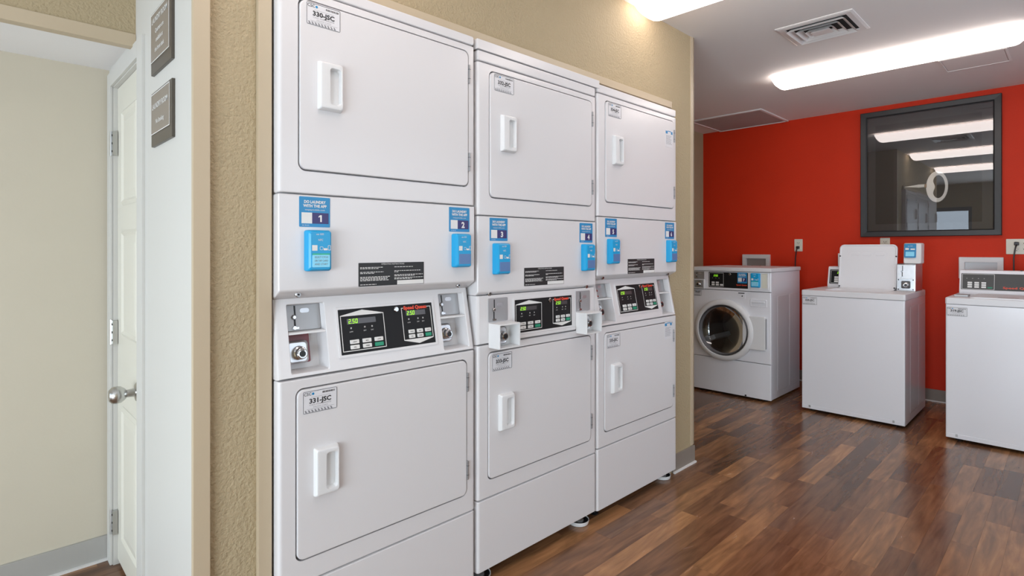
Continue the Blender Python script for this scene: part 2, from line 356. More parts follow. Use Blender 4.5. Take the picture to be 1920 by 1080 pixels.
# sign plates on the white return wall
def sign(y0, y1, z0, z1, lines, label):
    fn = lambda x, y, z: (XN + y, -x, z)                    # local x runs toward -Y (to the right in view)
    t = thing('wall_sign', label, 'sign', (0,0,0), group='laundry room signs on the white wall')
    x0, x1 = -y1, -y0
    MB(fn).slab(x0, x1, z0, z1, 0, -.008, .002, .0015).build('back_plate', 'sign_dark', t)
    f = MB(fn).slab(x0+.004, x1-.018, z0+.034, z1-.006, -.008, -.0095, .001, .0006).build('face', 'sign', t)
    MB(fn).ring(x0+.004, x1-.018, z0+.034, z1-.006, .0022, -.0094, -.0099, .001, 1).build('border', 'line', f, smooth=False)
    xc = (x0+x1-.014)/2
    for s_, h, z in lines: MB(fn).text(s_, h, xc, z, -.0102, bold=.012).build('lettering', 'line', f, smooth=False)
    return t
sign(.207, .436, 1.500, 1.657, [('LAUNDRY ROOM', .0155, 1.605), ('No Smoking', .0125, 1.561)], 'taupe laundry room sign reading No Smoking, lower of the two')
sign(.212, .440, 1.711, 1.892, [('LAUNDRY ROOM', .0155, 1.855), ('Quarters are', .0125, 1.823), ('available at', .0125, 1.796), ('the front desk', .0125, 1.769)], 'taupe laundry room sign with four text lines, upper of the two')

# ------------------------------------------------------------------ shared small parts
def id_sticker(parent, x0, z1, code, y=-.0045, wd=.101, ht=.062, glare=False):
    z0 = z1 - ht; x1 = x0 + wd
    s_ = MB().slab(x0, x1, z0, z1, y+.0006, y, .003, .0003, 2).build('id_sticker', 'paper', parent)
    y2 = y - .0005; mb = MB()
    mb.ring(x0+.001, x1-.001, z0+.001, z1-.001, .0011, y2+.0003, y2, .003, 2)
    mb.text('CSC', .0082, x0+.014, z1-.0125, y2, bold=.01, width=.021)
    mb.text(code, .0125, (x0+x1)/2, z0+.0275, y2, bold=.035, width=wd*.63)
    x = x0 + wd*.56
    while x < x1-.008:                                       # small barcode block
        mb.flat(x, x+.0014, z1-.0115, z1-.0065, y2); x += random.choice((.0022, .003))
    mb.build('lettering', 'ink', s_, smooth=False)
    mb = MB()
    mb.flat(x0+wd*.23, x1-wd*.2, z1-.0185, z1-.0179, y2)
    for q, (a, b) in enumerate(((.2, .82), (.3, .72))): mb.text('CALL FOR SERVICE' if q == 0 else 'cscsw.com', .0032, (x0+x1)/2, z0+.021-q*.0058, y2, width=wd*(b-a))
    n = 9
    for q in range(n):                                       # hazard-stripe border at the foot
        a = x0+.008+q*(wd-.018)/n; mb.add([(a, y2, z0+.003), (a+.005, y2, z0+.003), (a+.0005, y2, z0+.0095), (a-.0025, y2, z0+.0095)], [(0,1,2,3)])
    mb.flat(x0+.012, x1-.01, z0+.0115, z0+.0121, y2)
    mb.build('fine_print', 'ink_soft', s_, smooth=False)
    MB().cyl(x0+.0295, z1-.0092, .0035, y2+.0002, y2-.0001, 10).build('logo_mark', 'blue', s_, smooth=False)
    return s_

def app_sticker(parent, x0, z1, num, y=-.0012, wd=.089, ht=.083):
    s_ = MB().slab(x0, x0+wd, z1-ht, z1, y+.0011, y, .002, .0004, 2).build('app_sticker', 'blue', parent)
    y2 = y - .0005
    mb = MB(); xc = x0 + wd/2
    mb.text('DO LAUNDRY', .0075, xc, z1-.0175, y2, bold=.04, width=wd*.70)
    mb.text('WITH THE APP', .0075, xc, z1-.0285, y2, bold=.04, width=wd*.76)
    mb.text('cscpaymobile.com', .0044, xc, z1-.0375, y2, width=wd*.64)
    if num == '1':
        a = x0+wd*.665; zz = z1-.0685; yy = y2-.0004
        mb.flat(a, a+.0048, zz, zz+.019, yy).add([(a, yy, zz+.019), (a-.0048, yy, zz+.0155), (a-.0048, yy, zz+.0118), (a, yy, zz+.0145)], [(0,1,2,3)])
    else: mb.text(num, .0188, x0+wd*.67, z1-.0685, y2-.0004, bold=.045)
    mb.flat(x0+.006, x0+.036, z1-.0735, z1-.0435, y2)
    mb.text('csc', .003, x0+.018, z1-.0795, y2, width=.02)
    mb.build('lettering', 'line', s_, smooth=False)
    MB().flat(x0+.036, x0+wd-.005, z1-.0735, z1-.0435, y2).build('number_field', 'navy', s_, smooth=False)
    return s_

def card_reader(parent, x0, x1, z0, z1, lit=False, y=0.0, dp=.028):
    wd = x1-x0; ht = z1-z0; f = y-dp
    r = MB().loft([rr(x0,x1,z0,z1,.006,y,4), rr(x0,x1,z0,z1,.006,f+.012,4), rr(x0+.002,x1-.002,z0+.002,z1-.002,.007,f+.004,4), rr(x0+.007,x1-.007,z0+.006,z1-.006,.006,f,4)], True, True).build('card_reader', 'reader_blue', parent)
    x = lambda a: x0+wd*a; z = lambda a: z0+ht*a; g = f-.0005
    MB().slab(x(.15), x(.88), z(.10), z(.40), f, f-.0012, .002, .0004, 2).build('screen', 'screen' if lit else 'screen_dim', r)
    mb = MB().text('csc GO', .005, x(.47), z(.88), g, bold=.01, width=wd*.32)
    mb.text('NFC', .006, x(.5), z(.735), g, width=wd*.2)
    mb.flat(x(.14), x(.36), z(.50), z(.635), g)
    mb.ring(x(.46), x(.60), z(.515), z(.60), .001, g, g-.0002, .002, 1).flat(x(.62), x(.78), z(.51), z(.56), g).ring(x(.80), x(.92), z(.51), z(.63), .0012, g, g-.0002, .001, 1)
    mb.build('print', 'line', r, smooth=False)
    if lit:
        MB().flat(x(.15), x(.88), z(.40), z(.435), g-.0008).build('status_bar', 'screen_bar', r, smooth=False)
        mb = MB()
        for q, s_ in enumerate(('SELECT CYCLE', 'OR TAP CARD', 'AND START')): mb.text(s_, .0055, x(.52), z(.32-.085*q), g-.0012, width=wd*.56)
        mb.build('screen_text', 'ink_soft', r, smooth=False)
    return r

SEG = {'2': 'abged', '5': 'afgcd', '0': 'abcdef', '.': ''}
def digits(mb, s_, x, z, h, y, slant=.1):
    wd = h*.56; t = h*.13
    for ch in s_:
        if ch == '.': mb.flat(x-.0004, x+t*.8, z, z+t, y); x += t*1.6; continue
        R = {'a': (0, wd, h-t, h), 'd': (0, wd, 0, t), 'g': (0, wd, h/2-t/2, h/2+t/2), 'f': (0, t, h/2, h), 'b': (wd-t, wd, h/2, h), 'e': (0, t, 0, h/2), 'c': (wd-t, wd, 0, h/2)}
        for k in SEG[ch]:
            a, b, c, d = R[k]; mb.add([(x+a+slant*c, y, z+c), (x+b+slant*c, y, z+c), (x+b+slant*d, y, z+d), (x+a+slant*d, y, z+d)], [(0,1,2,3)])
        x += wd*1.32
    return mb

def display_unit(parent, fn, x0, x1, z0, z1, roof, btn, val, red=False):
    """one boxed keypad on a black face: white outline, LED value, icons, buttons"""
    wd = x1-x0; ht = z1-z0; t = .0022; y = -.0022
    X = lambda a: x0+wd*a; Z = lambda a: z0+ht*a
    mb = MB(fn)
    for a in ((x0, x0+t, z0, z1), (x1-t, x1, z0, z1), (x0, x1, z0, z0+t), (x0, x1, z1-t, z1)): mb.flat(*a, y)
    if roof > 0: mb.add([(X(0), y, z1), (X(1), y, z1), (X(.5), y, z1+ht*.13)], [(0,1,2)])
    if roof < 0: mb.add([(X(0), y, z0), (X(.5), y, z0-ht*.13), (X(1), y, z0)], [(0,1,2)])
    if red:
        MB(fn).flat(X(.07), X(.85), z1-.007, z1+.004, y-.0008).build('brand_backing', 'face', parent, smooth=False)
        MB(fn).text('Speed Queen', .0105, X(.46), z1-.0058, y-.0014, bold=.055, width=wd*.78).build('brand_lettering', 'red_print', parent, smooth=False)
    # icons
    for a in (.22, .53, .70):
        mb.text('*', .009, X(a), Z(.575), y, bold=.01); mb.text('LOW' if a < .3 else 'DRY', .0034, X(a), Z(.52), y)
    mb.build('outline', 'line', parent, smooth=False)
    MB(fn).flat(X(.14), X(.80), Z(.745), Z(.90), y).build('led_window', 'led_dim', parent, smooth=False)
    digits(MB(fn), val, X(.17), Z(.765), ht*.125, y-.0008).build('led_digits', 'led', parent, smooth=False)
    for r_ in range(2):
        for c in range(3):
            a = X(.17+.28*c); b = a+wd*.20; zb = Z(.20-.145*r_); zt = zb+ht*.11
            g = (c == 2 and r_ == 1)
            o = MB(fn).slab(a, b, zb, zt, -.0012, -.0040, .0016, .0008, 2).build('button', 'green' if g else 'line', parent)
            if not g: MB(fn).text(btn[r_*3+c], .0035, (a+b)/2, (zb+zt)/2-.0017, -.0044, bold=.01).build('button_print', 'ink', parent, smooth=False)

def slide_plate(parent, fn, x0, x1, z0, z1, y, m='steel_dull', flip=False):
    p = MB(fn).slab(x0, x1, z0, z1, y+.004, y, .004, .001, 2).build('coin_slide_plate', m, parent)
    xc = x0+(x1-x0)*(.30); zc = (z0+z1)/2; g = y-.0008
    MB(fn).flat(xc-.0022, xc+.0022, zc+.002, z1-.005, g).flat(xc-.0045, xc+.0005, z0+.010, zc+.003, g).build('coin_slot', 'dark', p, smooth=False)
    mb = MB(fn).cyl(xc-.004, zc+.001, .0065, y, y-.007, 12, .002).cyl(xc-.004, z0+.0085, .005, y, y-.004, 10).box(xc-.010, xc+.008, y-.003, y, z0+.005, z0+.010)
    mb.build('coin_lever', 'chrome', p)
    MB(fn).slab(xc+.014, min(xc+.042, x1-.008), zc+.011, zc+.024, y, y-.0008, .006, .0002, 2).build('coin_badge', 'steel', p)
    return p

def vault(parent, fn, xc, zc, s_, y, m='steel'):
    v = MB(fn).loft([rr(xc-s_,xc+s_,zc-s_,zc+s_,s_*.35,y,4), rr(xc-s_,xc+s_,zc-s_,zc+s_,s_*.35,y-.006,4), rr(xc-s_+.003,xc+s_-.003,zc-s_+.003,zc+s_-.003,s_*.35,y-.009,4), rr(xc-s_+.006,xc+s_-.006,zc-s_+.006,zc+s_-.006,s_*.3,y-.0075,4)], True, True).build('coin_vault', m, parent)
    a, b = xc+s_*.12, zc-s_*.05
    MB(fn).lathe([(.0, y-.006), (.019, y-.006), (.019, y-.016), (.015, y-.018), (.015, y-.030), (.012, y-.032), (0, y-.031)], a, b, 18).build('vault_lock', 'chrome', v)
    MB(fn).cyl(a, b, .0085, y-.030, y-.0335, 12).box(a-.001, a+.001, y-.0345, y-.033, b-.005, b+.005).build('lock_core', 'dark', v)
    return v

# ------------------------------------------------------------------ stacked dryers
W = .684
def dryer_door(parent, x0, x1, z0, z1, hx, hz0, hz1):
    d = MB().loft([rr(x0,x1,z0,z1,.020,.016,6), rr(x0,x1,z0,z1,.020,-.0005,6), rr(x0+.0012,x1-.0012,z0+.0012,z1-.0012,.019,-.003,6), rr(x0+.004,x1-.004,z0+.004,z1-.004,.017,-.004,6)], True, True).build('door', 'enamel', parent)
    hw = .0715; a, b = hx, hx+hw; y = -.004
    hd = MB().loft([rr(a,b,hz0,hz1,.004,y,4), rr(a+.001,b-.001,hz0+.001,hz1-.001,.004,y-.008,4), rr(a+.004,b-.003,hz0+.005,hz1-.005,.006,y-.016,4), rr(a+.008,b-.005,hz0+.008,hz1-.008,.006,y-.0175,4),
                    rr(a+.030,b-.008,hz0+.016,hz1-.016,.008,y-.0165,4), rr(a+.036,b-.009,hz0+.020,hz1-.020,.007,y-.001,4)], False, True).build('handle', 'plastic', d)
    for zc in (z0+(z1-z0)*.835, z0+(z1-z0)*.18):
        h = MB().box(x1+.0005, x1+.0065, -.0075, .004, zc-.032, zc+.032).build('hinge', 'steel_dull', d, bevel=.001)
        for q in (-.016, .016): MB().box(x1, x1+.007, -.0082, .002, zc+q-.0006, zc+q+.0006).build('hinge_joint', 'dark', h, smooth=False)
    return d

def front_panel(parent, z0, z1, hole=None, name='front_panel'):
    L = [rr(0,W,z0,z1,.004,.03,6), rr(0,W,z0,z1,.004,.011,6), rr(.0015,W-.0015,z0+.0008,z1-.0008,.004,.005,6), rr(.005,W-.005,z0+.002,z1-.002,.004,.0014,6), rr(.011,W-.011,z0+.0045,z1-.0045,.004,0,6)]
    if hole:
        x0,x1,a,b = hole; g = .0042
        L += [rr(x0-g,x1+g,a-g,b+g,.022,0,6), rr(x0-g,x1+g,a-g,b+g,.022,.022,6)]
    return MB().loft(L, False, not hole).build(name, 'enamel', parent)

def stack(X0, label, zt, zcap, zm, zc, zl, zb, zbot, codes, nums, variant, vals, sheets=False, maroon=False):
    t = thing('stacked_dryer', label, 'dryer', (X0, 0, 0), group='stacked coin dryers in the alcove')
    MB().prism([(.70, zbot+.012), (.70, zt-.001), (.022, zt-.001), (.022, zm), (.125, zm), (.125, zl), (.022, zl), (.022, zbot+.012)], .004, W-.004).build('cabinet', 'enamel', t)
    MB().slab(.002, W-.002, zt+.002, zcap, .70, .001, .006, .005).build('top_cap', 'enamel', t)
    # upper dryer
    du = (.057, .652, zm+.068, zt-.028)
    front_panel(t, zm+.0015, zt-.0015, du)
    hu = zm+.238
    dr = dryer_door(t, *du, .106, hu, hu+.135)
    id_sticker(dr, .074, zt-.031, codes[0])
    # middle panel with chamfered foot
    ch = zc + (.024 if variant == 'slope' else .012); back = .040 if variant == 'slope' else .016
    y = 0
    mp = MB().prism([(0, zm-.0015), (0, ch), (back, zc+.0015), (.10, zc+.0015), (.10, zm-.0015)], 0, W).build('service_panel', 'enamel', t, bevel=.0055, segs=3)
    for bxx in (.060, .624):
        yb = back*.45; b = MB(lambda x, y_, z: (x, y_, z)).cyl(bxx, (ch*.55+zc*.45), .0085, yb+.004, yb-.006, 12, .002).build('bolt', 'chrome', t)
        MB().cyl(bxx, (ch*.55+zc*.45), .003, yb-.005, yb-.0068, 8).build('bolt_socket', 'dark', b, smooth=False)
    app_sticker(t, .056, zm-.006, nums[0]); app_sticker(t, .570, zm-.008, nums[1])
    card_reader(t, .070, .139, zm-.211, zm-.098, lit=(nums[0] == '1')); card_reader(t, .581, .649, zm-.212, zm-.098)
    p = MB().slab(.234, .467, zm-.261, zm-.191, 0, -.001, .001, .0003, 1).build('instruction_plate', 'dark', t)
    mb = MB(); y2 = -.0014
    mb.text('OPERATING INSTRUCTIONS', .0042, .351, zm-.1975, y2, width=.082)
    for q, (a, b, zz) in enumerate(((.239, .315, .205), (.239, .300, .2085), (.239, .318, .219), (.239, .287, .2225), (.239, .340, .2335), (.239, .333, .237), (.239, .330, .2405), (.239, .337, .244), (.239, .293, .256),
                                    (.356, .424, .205), (.356, .455, .217), (.356, .370, .2205), (.356, .462, .2295), (.356, .430, .233), (.356, .464, .239), (.356, .420, .2425))):
        x = a
        while x < b:                                         # rows of fine print, words only as dashes at this size
            l_ = random.uniform(.004, .011); mb.flat(x, min(x+l_, b), zm-zz-.0009, zm-zz+.0009, y2); x += l_+.0022
    mb.flat(.366, .465, zm-.260, zm-.247, y2)
    mb.build('fine_print', 'line', p, smooth=False)
    # control panel
    top = .042 if variant == 'slope' else .004; bot = 0 if variant == 'slope' else .002
    ys = lambda z: bot + (top-bot)*(z-zl)/(zc-zl)
    fn = lambda x, y_, z: (x, ys(z)+y_, z)
    za, zb_ = zl+.0015, zc+.001; e = .010
    mb = MB(fn)
    mb.loft([rr(0,W,za,zb_,.0001,.05,1), rr(0,W,za,zb_,.0001,.011,1), rr(.003,W-.003,za+.001,zb_,.0001,.004,1), rr(e,W-e,za+.003,zb_,.0001,0,1)], False, False)
    xl0, xl1, xr0, xr1 = .036, .147, .552, .662; hz0, hz1 = zl+.012, zc-.014
    if variant == 'slope':
        for ax, bx_, h0, h1 in ((e, .165, xl0, xl1), (.535, W-e, xr0, xr1)):
            mb.loft([rr(ax,bx_,za+.003,zb_,.0001,0,3), rr(h0,h1,hz0,hz1,.004,0,3), rr(h0+.002,h1-.002,hz0+.002,hz1-.002,.004,.003,3), rr(h0+.002,h1-.002,hz0+.002,hz1-.002,.004,.062,3)], False, True)
        mb.flat(.165, .535, za+.003, zb_, 0)
    else:
        mb.flat(e, W-e, za+.003, zb_, 0)
    cp = mb.build('control_panel', 'enamel', t)
    if variant == 'slope':
        for q, (h0, h1) in enumerate(((xl0, xl1), (xr0, xr1))):
            zs = zl + .120
            slide_plate(cp, fn, h0+.003, h1-.003, zs+.003, hz1-.003, .028)
            MB(fn).box(h0+.002, h1-.002, .002, .062, zs-.004, zs+.002).build('coin_shelf', 'plastic', cp, bevel=.0012)
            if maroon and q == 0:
                MB(fn).slab(h0+.004, h0+.080, zl+.030, zs-.006, .060, .052, .004, .001, 2).build('vault_red_reflection', 'maroon', cp)  # dark-red slab paints a red reflection around the vault
            vault(cp, fn, h0+.040, zl+.062, .031, .050)
    else:
        for q, (a, b) in enumerate(((.051, .149), (.547, .645))):
            slide_plate(cp, fn, a, b, zl+.078, zl+.164, -.002)
            x0, x1, z0, z1 = a+.002, a+.108, zl-.014, zl+.075; f = -.055
            hs = MB().loft([rr(x0,x1,z0,z1,.003,.002,3), rr(x0,x1,z0,z1,.003,f+.001,3), rr(x0+.001,x1-.001,z0+.001,z1-.001,.003,f,3), rr(x0+.005,x1-.005,z0+.005,z1-.005,.002,f,3), rr(x0+.005,x1-.005,z0+.005,z1-.005,.002,-.004,3)], False, True).build('coin_guard_box', 'plastic', cp)
            vault(cp, (lambda x, y_, z: (x, y_, z)), (x0+x1)/2-.008, (z0+z1)/2-.002, .032, -.005)
        MB().box(.175, .535, -.006, .004, zl+.004, zl+.016).build('panel_ledge', 'enamel', cp, bevel=.002)
    zf0, zf1 = zl+.044 - (.020 if variant != 'slope' else 0), zl+.174 - (.024 if variant != 'slope' else 0)
    MB(fn).ring(.177, .528, zf0-.007, zf1+.007, .007, .001, -.003, .003, 2).build('display_bezel', 'enamel', cp)
    fc = MB(fn).slab(.184, .521, zf0, zf1, .001, -.0012, .001, .0004, 1).build('display_face', 'face', cp)
    btn = ['HIGH', 'MED', 'LOW', 'DEL', 'PERM', 'START']
    display_unit(cp, fn, .190, .335, zf0+.008, zf1-.018, 1, btn, vals[0]); display_unit(cp, fn, .400, .514, zf0+.018, zf1-.010, -1, btn, vals[1], True)
    k = MB(fn).cyl(.381, zf1-.012, .0085, -.001, -.008, 16, .002).build('key_lock', 'chrome', cp)
    # lower dryer
    dl = (.050, .645, zb+.067, zl-.032)
    front_panel(t, zb+.0015, zl-.0015, dl)
    hl = zb+.230
    dr = dryer_door(t, *dl, .095, hl, hl+.134)
    id_sticker(dr, .064, zl-.038, codes[1])
    front_panel(t, zbot, zb-.0015, None, 'kick_panel')
    if sheets:
        for zz, pr, xx in ((1.812, dr, .566), (.826, dr, .558)):
            s_ = MB().slab(xx, xx+.072, zz-.088, zz, -.004, -.0046, .001, .0002, 1).build('notice_sheet', 'paper', t)
            MB().flat(xx+.002, xx+.022, zz-.020, zz-.006, -.0050).flat(xx+.054, xx+.070, zz-.020, zz-.006, -.0050).flat(xx+.022, xx+.054, zz-.008, zz-.004, -.005).build('header_print', 'blue', s_, smooth=False)
            mb = MB()
            for q in range(8): mb.flat(xx+.006, xx+random.uniform(.045, .066), zz-.030-q*.006, zz-.0285-q*.006, -.005)
            mb.build('fine_print', 'ink_soft', s_, smooth=False)
    # leveling feet standing in caster cups
    for fx in (.050, W-.052):
        for fy in (.055, .60):
            if X0 > 1.9 and fx < .1 and fy < .1:
                MB().zlathe([(.0, 0), (.016, 0), (.018, .006), (.007, .009), (.007, zbot+.02)], fx, fy, 12).build('leveling_foot', 'dark', t); continue
            ft = MB().zlathe([(.0, .003), (.030, .003), (.037, .005), (.0445, .017), (.046, .0175), (.0465, .015), (.043, .001), (.040, 0), (.0, 0)], fx, fy, 24).build('leveling_foot', 'plastic', t)
            MB().zlathe([(.0, .0045), (.035, .0060), (.0425, .0150)], fx, fy, 24).build('cup_pad', 'dark', ft)
            MB().zlathe([(.022, .006), (.022, .016), (.008, .018), (.008, zbot+.02)], fx, fy, 14).build('stem', 'steel_dull', ft)
    return t

stack(.592, 'white stacked dryer numbered 1 and 2 with a red reflection painted behind its coin vault, nearest the door', 1.911, 1.9445, 1.350, 1.062, .848, .285, .035, ('330-JSC', '331-JSC'), ('1', '2'), 'slope', ('2.50', '2.50'), maroon=True)
stack(1.290, 'white stacked dryer numbered 3 and 4 with boxed coin locks, middle of the row', 1.867, 1.906, 1.319, 1.032, .858, .306, .050, ('332-JSC', '333-JSC'), ('3', '4'), 'flat', ('2.50', '2.50'))
stack(1.986, 'white stacked dryer numbered 5 and 6 at the far end of the row', 1.891, 1.930, 1.344, 1.058, .854, .316, .042, ('334-JSC', '335-JSC'), ('5', '6'), 'slope', ('2.50', '2.50'), sheets=True)
tag(MB().slab(1.289, 2.000, 1.9085, 1.9435, .024, -.001, .001, .002).build('filler_strip', 'enamel'), 'white filler strip above the middle stacked dryer', 'filler strip')

# ------------------------------------------------------------------ top-load washers
RZ = -math.pi/2
def washer_body(t, wd, dp, ztop, zdeck):
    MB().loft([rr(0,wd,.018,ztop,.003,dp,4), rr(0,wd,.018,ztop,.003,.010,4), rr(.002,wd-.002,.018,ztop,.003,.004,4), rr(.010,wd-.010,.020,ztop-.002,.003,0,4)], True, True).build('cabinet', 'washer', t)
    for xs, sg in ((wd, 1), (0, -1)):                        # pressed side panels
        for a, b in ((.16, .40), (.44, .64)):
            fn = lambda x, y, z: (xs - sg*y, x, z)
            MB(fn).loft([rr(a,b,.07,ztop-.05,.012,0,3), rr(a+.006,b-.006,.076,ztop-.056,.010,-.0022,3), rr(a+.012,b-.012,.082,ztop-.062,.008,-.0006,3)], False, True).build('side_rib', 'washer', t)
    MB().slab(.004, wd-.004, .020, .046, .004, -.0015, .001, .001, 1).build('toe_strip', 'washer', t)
    for x in (.05, wd-.07): MB().box(x, x+.012, -.0035, 0, .030, .046).build('toe_clip', 'steel_dull', t, smooth=False)
    for x in (.06, wd-.06):
        for y in (.06, dp-.06): MB().zlathe([(.0, 0), (.02, 0), (.022, .008), (.008, .012), (.008, .03)], x, y, 12).build('leveling_foot', 'dark', t)

def toploader(loc, wd, dp, label, open_lid):
    t = thing('top_load_washer', label, 'washer', loc, RZ, 'top-load washers along the red wall')
    zt, zd = .855, .898
    washer_body(t, wd, dp, zt, zd)
    hz = lambda x0, x1, y0, y1, r, z: [(p[0], p[2], z) for p in rr(x0, x1, y0, y1, r, 0, 5)]
    e = .002
    L = [hz(-e,wd+e,-e,dp,.012,zt+.002), hz(-e,wd+e,-e,dp,.012,zd-.010), hz(0,wd,0,dp,.012,zd-.003), hz(.010,wd-.010,.010,dp-.008,.010,zd)]
    ox0, ox1, oy0, oy1 = .135, wd-.120, .050, .345
    if open_lid: L += [hz(ox0,ox1,oy0,oy1,.04,zd), hz(ox0+.006,ox1-.006,oy0+.006,oy1-.006,.04,zd-.012), hz(ox0+.03,ox1-.03,oy0+.02,oy1-.02,.12,zd-.05), hz(ox0+.03,ox1-.03,oy0+.02,oy1-.02,.12,zd-.30)]
    MB().loft(L, True, True).build('deck', 'enamel_top', t)
    if open_lid:
        th = math.radians(9); hy, hzz = .352, zd-.004
        fn = lambda x, y, z: (x, hy + z*math.sin(th) + y*math.cos(th), hzz + z*math.cos(th) - y*math.sin(th))
        x0, x1, H = .146, .523, .345
        lid = MB(fn).loft([rr(x0+.004,x1-.004,.004,H-.004,.03,.020,6), rr(x0,x1,0,H,.032,.016,6), rr(x0,x1,0,H,.032,.002,6), rr(x0+.003,x1-.003,.003,H-.003,.030,-.001,6), rr(x0+.009,x1-.009,.008,H-.009,.026,-.001,6), rr(x0+.012,x1-.012,.011,H-.012,.024,.0025,6)], True, True).build('lid', 'enamel_top', t)
        for x, z in ((x0+.006, .255), (x1-.006, .255), (x0+.010, .022), (x1-.010, .022)):
            MB(fn).cyl(x, z, .0055, .001, -.005, 10, .001).build('lid_bumper', 'dark', lid)
        for a in (.225, .300, .385):                         # pressed marks near the top of the lid underside
            MB(fn).slab(a, a+.060, H-.085, H-.062, .003, .0005, .009, .0015, 3).build('pressed_mark', 'enamel_top', lid)
    else:
        lid = MB().loft([hz(ox0-.02,ox1+.02,.012,oy1+.02,.03,zd-.001), hz(ox0-.02,ox1+.02,.012,oy1+.02,.03,zd+.006), hz(ox0-.012,ox1+.012,.020,oy1+.012,.028,zd+.010)], False, True).build('lid', 'enamel_top', t)
        MB().loft([hz(ox0+.11,ox0+.21,.022,.052,.012,zd+.0102), hz(ox0+.115,ox0+.205,.026,.048,.010,zd+.0112)], False, True).build('lid_grip', 'steel_dull', lid)
    return t, zd

# washer with the raised lid
w2, zd = toploader((4.462, -.030, 0), .642, .69, 'white top-load washer with its lid standing open, in the middle', True)
id_sticker(w2, .006, .847, '320-JSC', y=-.0008, wd=.100, ht=.058)
def console(t, x0, x1, y0, zd, h, depth=.17, lean=.028):
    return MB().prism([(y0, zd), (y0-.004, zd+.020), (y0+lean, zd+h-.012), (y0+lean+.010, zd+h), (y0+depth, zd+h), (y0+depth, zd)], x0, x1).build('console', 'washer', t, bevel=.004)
cn = console(w2, .052, .545, .425, zd-.001, .165)
fnc = lambda x, y, z: (x, .421 + (.032/.133)*(z-zd-.02) + y, z)
cf = MB(fnc).slab(.066, .53, zd+.030, zd+.140, .002, -.0015, .002, .0005, 1).build('display_face', 'face', cn)
mb = MB(fnc).ring(.074, .26, zd+.036, zd+.133, .0018, -.0014, -.0024, .001, 1)
mb.build('outline', 'line', cn, smooth=False)
digits(MB(fnc), '2.50', .118, zd+.108, .016, -.0026).build('led_digits', 'led', cn, smooth=False)
for r_ in range(3):
    for c in range(3): MB(fnc).slab(.100+.034*c, .128+.034*c, zd+.042+.016*r_, zd+.055+.016*r_, -.001, -.003, .001, .0004, 1).build('button', 'line', cn)
cb = MB().prism([(.345, zd), (.352, zd+.19), (.365, zd+.196), (.60, zd+.196), (.60, zd)], .527, .640).build('coin_box', 'steel', w2, bevel=.003)
fcb = lambda x, y, z: (x, .345 + .007*(z-zd)/.19 + y, z)
slide_plate(cb, fcb, .533, .634, zd+.092, zd+.188, -.001, 'steel')
MB(fcb).slab(.533, .634, zd+.006, zd+.089, .001, -.003, .003, .001, 2).build('vault_plate', 'chrome', cb)
vault(cb, fcb, .584, zd+.047, .027, -.003, 'gasket')
for x in (.540, .627):
    for z in (zd+.013, zd+.081): MB(fcb).cyl(x, z, .004, -.002, -.005, 8).build('vault_screw', 'dark', cb, smooth=False)
fr_ = lambda x, y, z: (x, .385 + .12*(z-zd-.196) + y, z)
rh = MB(fr_).loft([rr(.560,.668,zd+.196,zd+.345,.010,.09,4), rr(.560,.668,zd+.196,zd+.345,.010,.008,4), rr(.564,.664,zd+.200,zd+.341,.010,0,4)], True, True).build('reader_housing', 'plastic', w2)
MB(fr_).slab(.566, .636, zd+.240, zd+.340, .001, -.010, .006, .003, 3).build('reader_face', 'blue', rh)
MB(fr_).slab(.575, .627, zd+.250, zd+.283, -.009, -.0112, .003, .0006, 2).build('reader_screen', 'screen', rh)
MB(fr_).text('csc GO', .007, .602, zd+.320, -.0105, width=.03).flat(.573, .594, zd+.296, zd+.310, -.0105).flat(.604, .630, zd+.296, zd+.306, -.0105).build('reader_print', 'line', rh, smooth=False)

# washer cut by the right edge of the photograph
w3, zd = toploader((4.410, -.893, 0), .652, .69, 'white top-load washer with closed lid and charcoal console, at the right edge', False)
id_sticker(w3, .006, .838, '319-JSC', y=-.0008, wd=.102, ht=.056)
cn = console(w3, .018, .635, .415, zd-.001, .160, .17, .026)
fnc = lambda x, y, z: (x, .411 + (.030/.128)*(z-zd-.02) + y, z)
MB(fnc).slab(.028, .625, zd+.030, zd+.138, .002, -.0015, .002, .0005, 1).build('display_face', 'face_grey', cn)
MB(fnc).ring(.033, .200, zd+.033, zd+.134, .0018, -.0014, -.0024, .001, 1).build('outline', 'line', cn, smooth=False)
for c in range(3):
    for r_ in range(3): MB(fnc).slab(.062+.036*c, .086+.036*c, zd+.043+.014*r_, zd+.054+.014*r_, -.001, -.003, .001, .0004, 1).build('button', 'line', cn)
MB(fnc).slab(.165, .190, zd+.043, zd+.050, -.001, -.003, .002, .0004, 2).build('start_button', 'green', cn)
mb = MB(fnc)
for c in range(4): mb.text('*', .009, .058+.030*c, zd+.098, -.0024)
mb.build('icon_print', 'line', cn, smooth=False)
MB(fnc).text('Speed Queen', .013, .242, zd+.043, -.0024, 'l', bold=.02, width=.16).build('brand_lettering', 'red_print', cn, smooth=False)
MB().zlathe([(.0, .0), (.006, 0), (.006, .006), (.0, .007)], .33, .46, 10).build('console_screw', 'dark', cn, loc=(0, 0, zd+.158))
MB().prism([(.10, zd+.0), (.10, zd+.012), (.20, zd+.012), (.20, zd)], .03, .10).build('deck_plate', 'steel_dull', w3, bevel=.002)

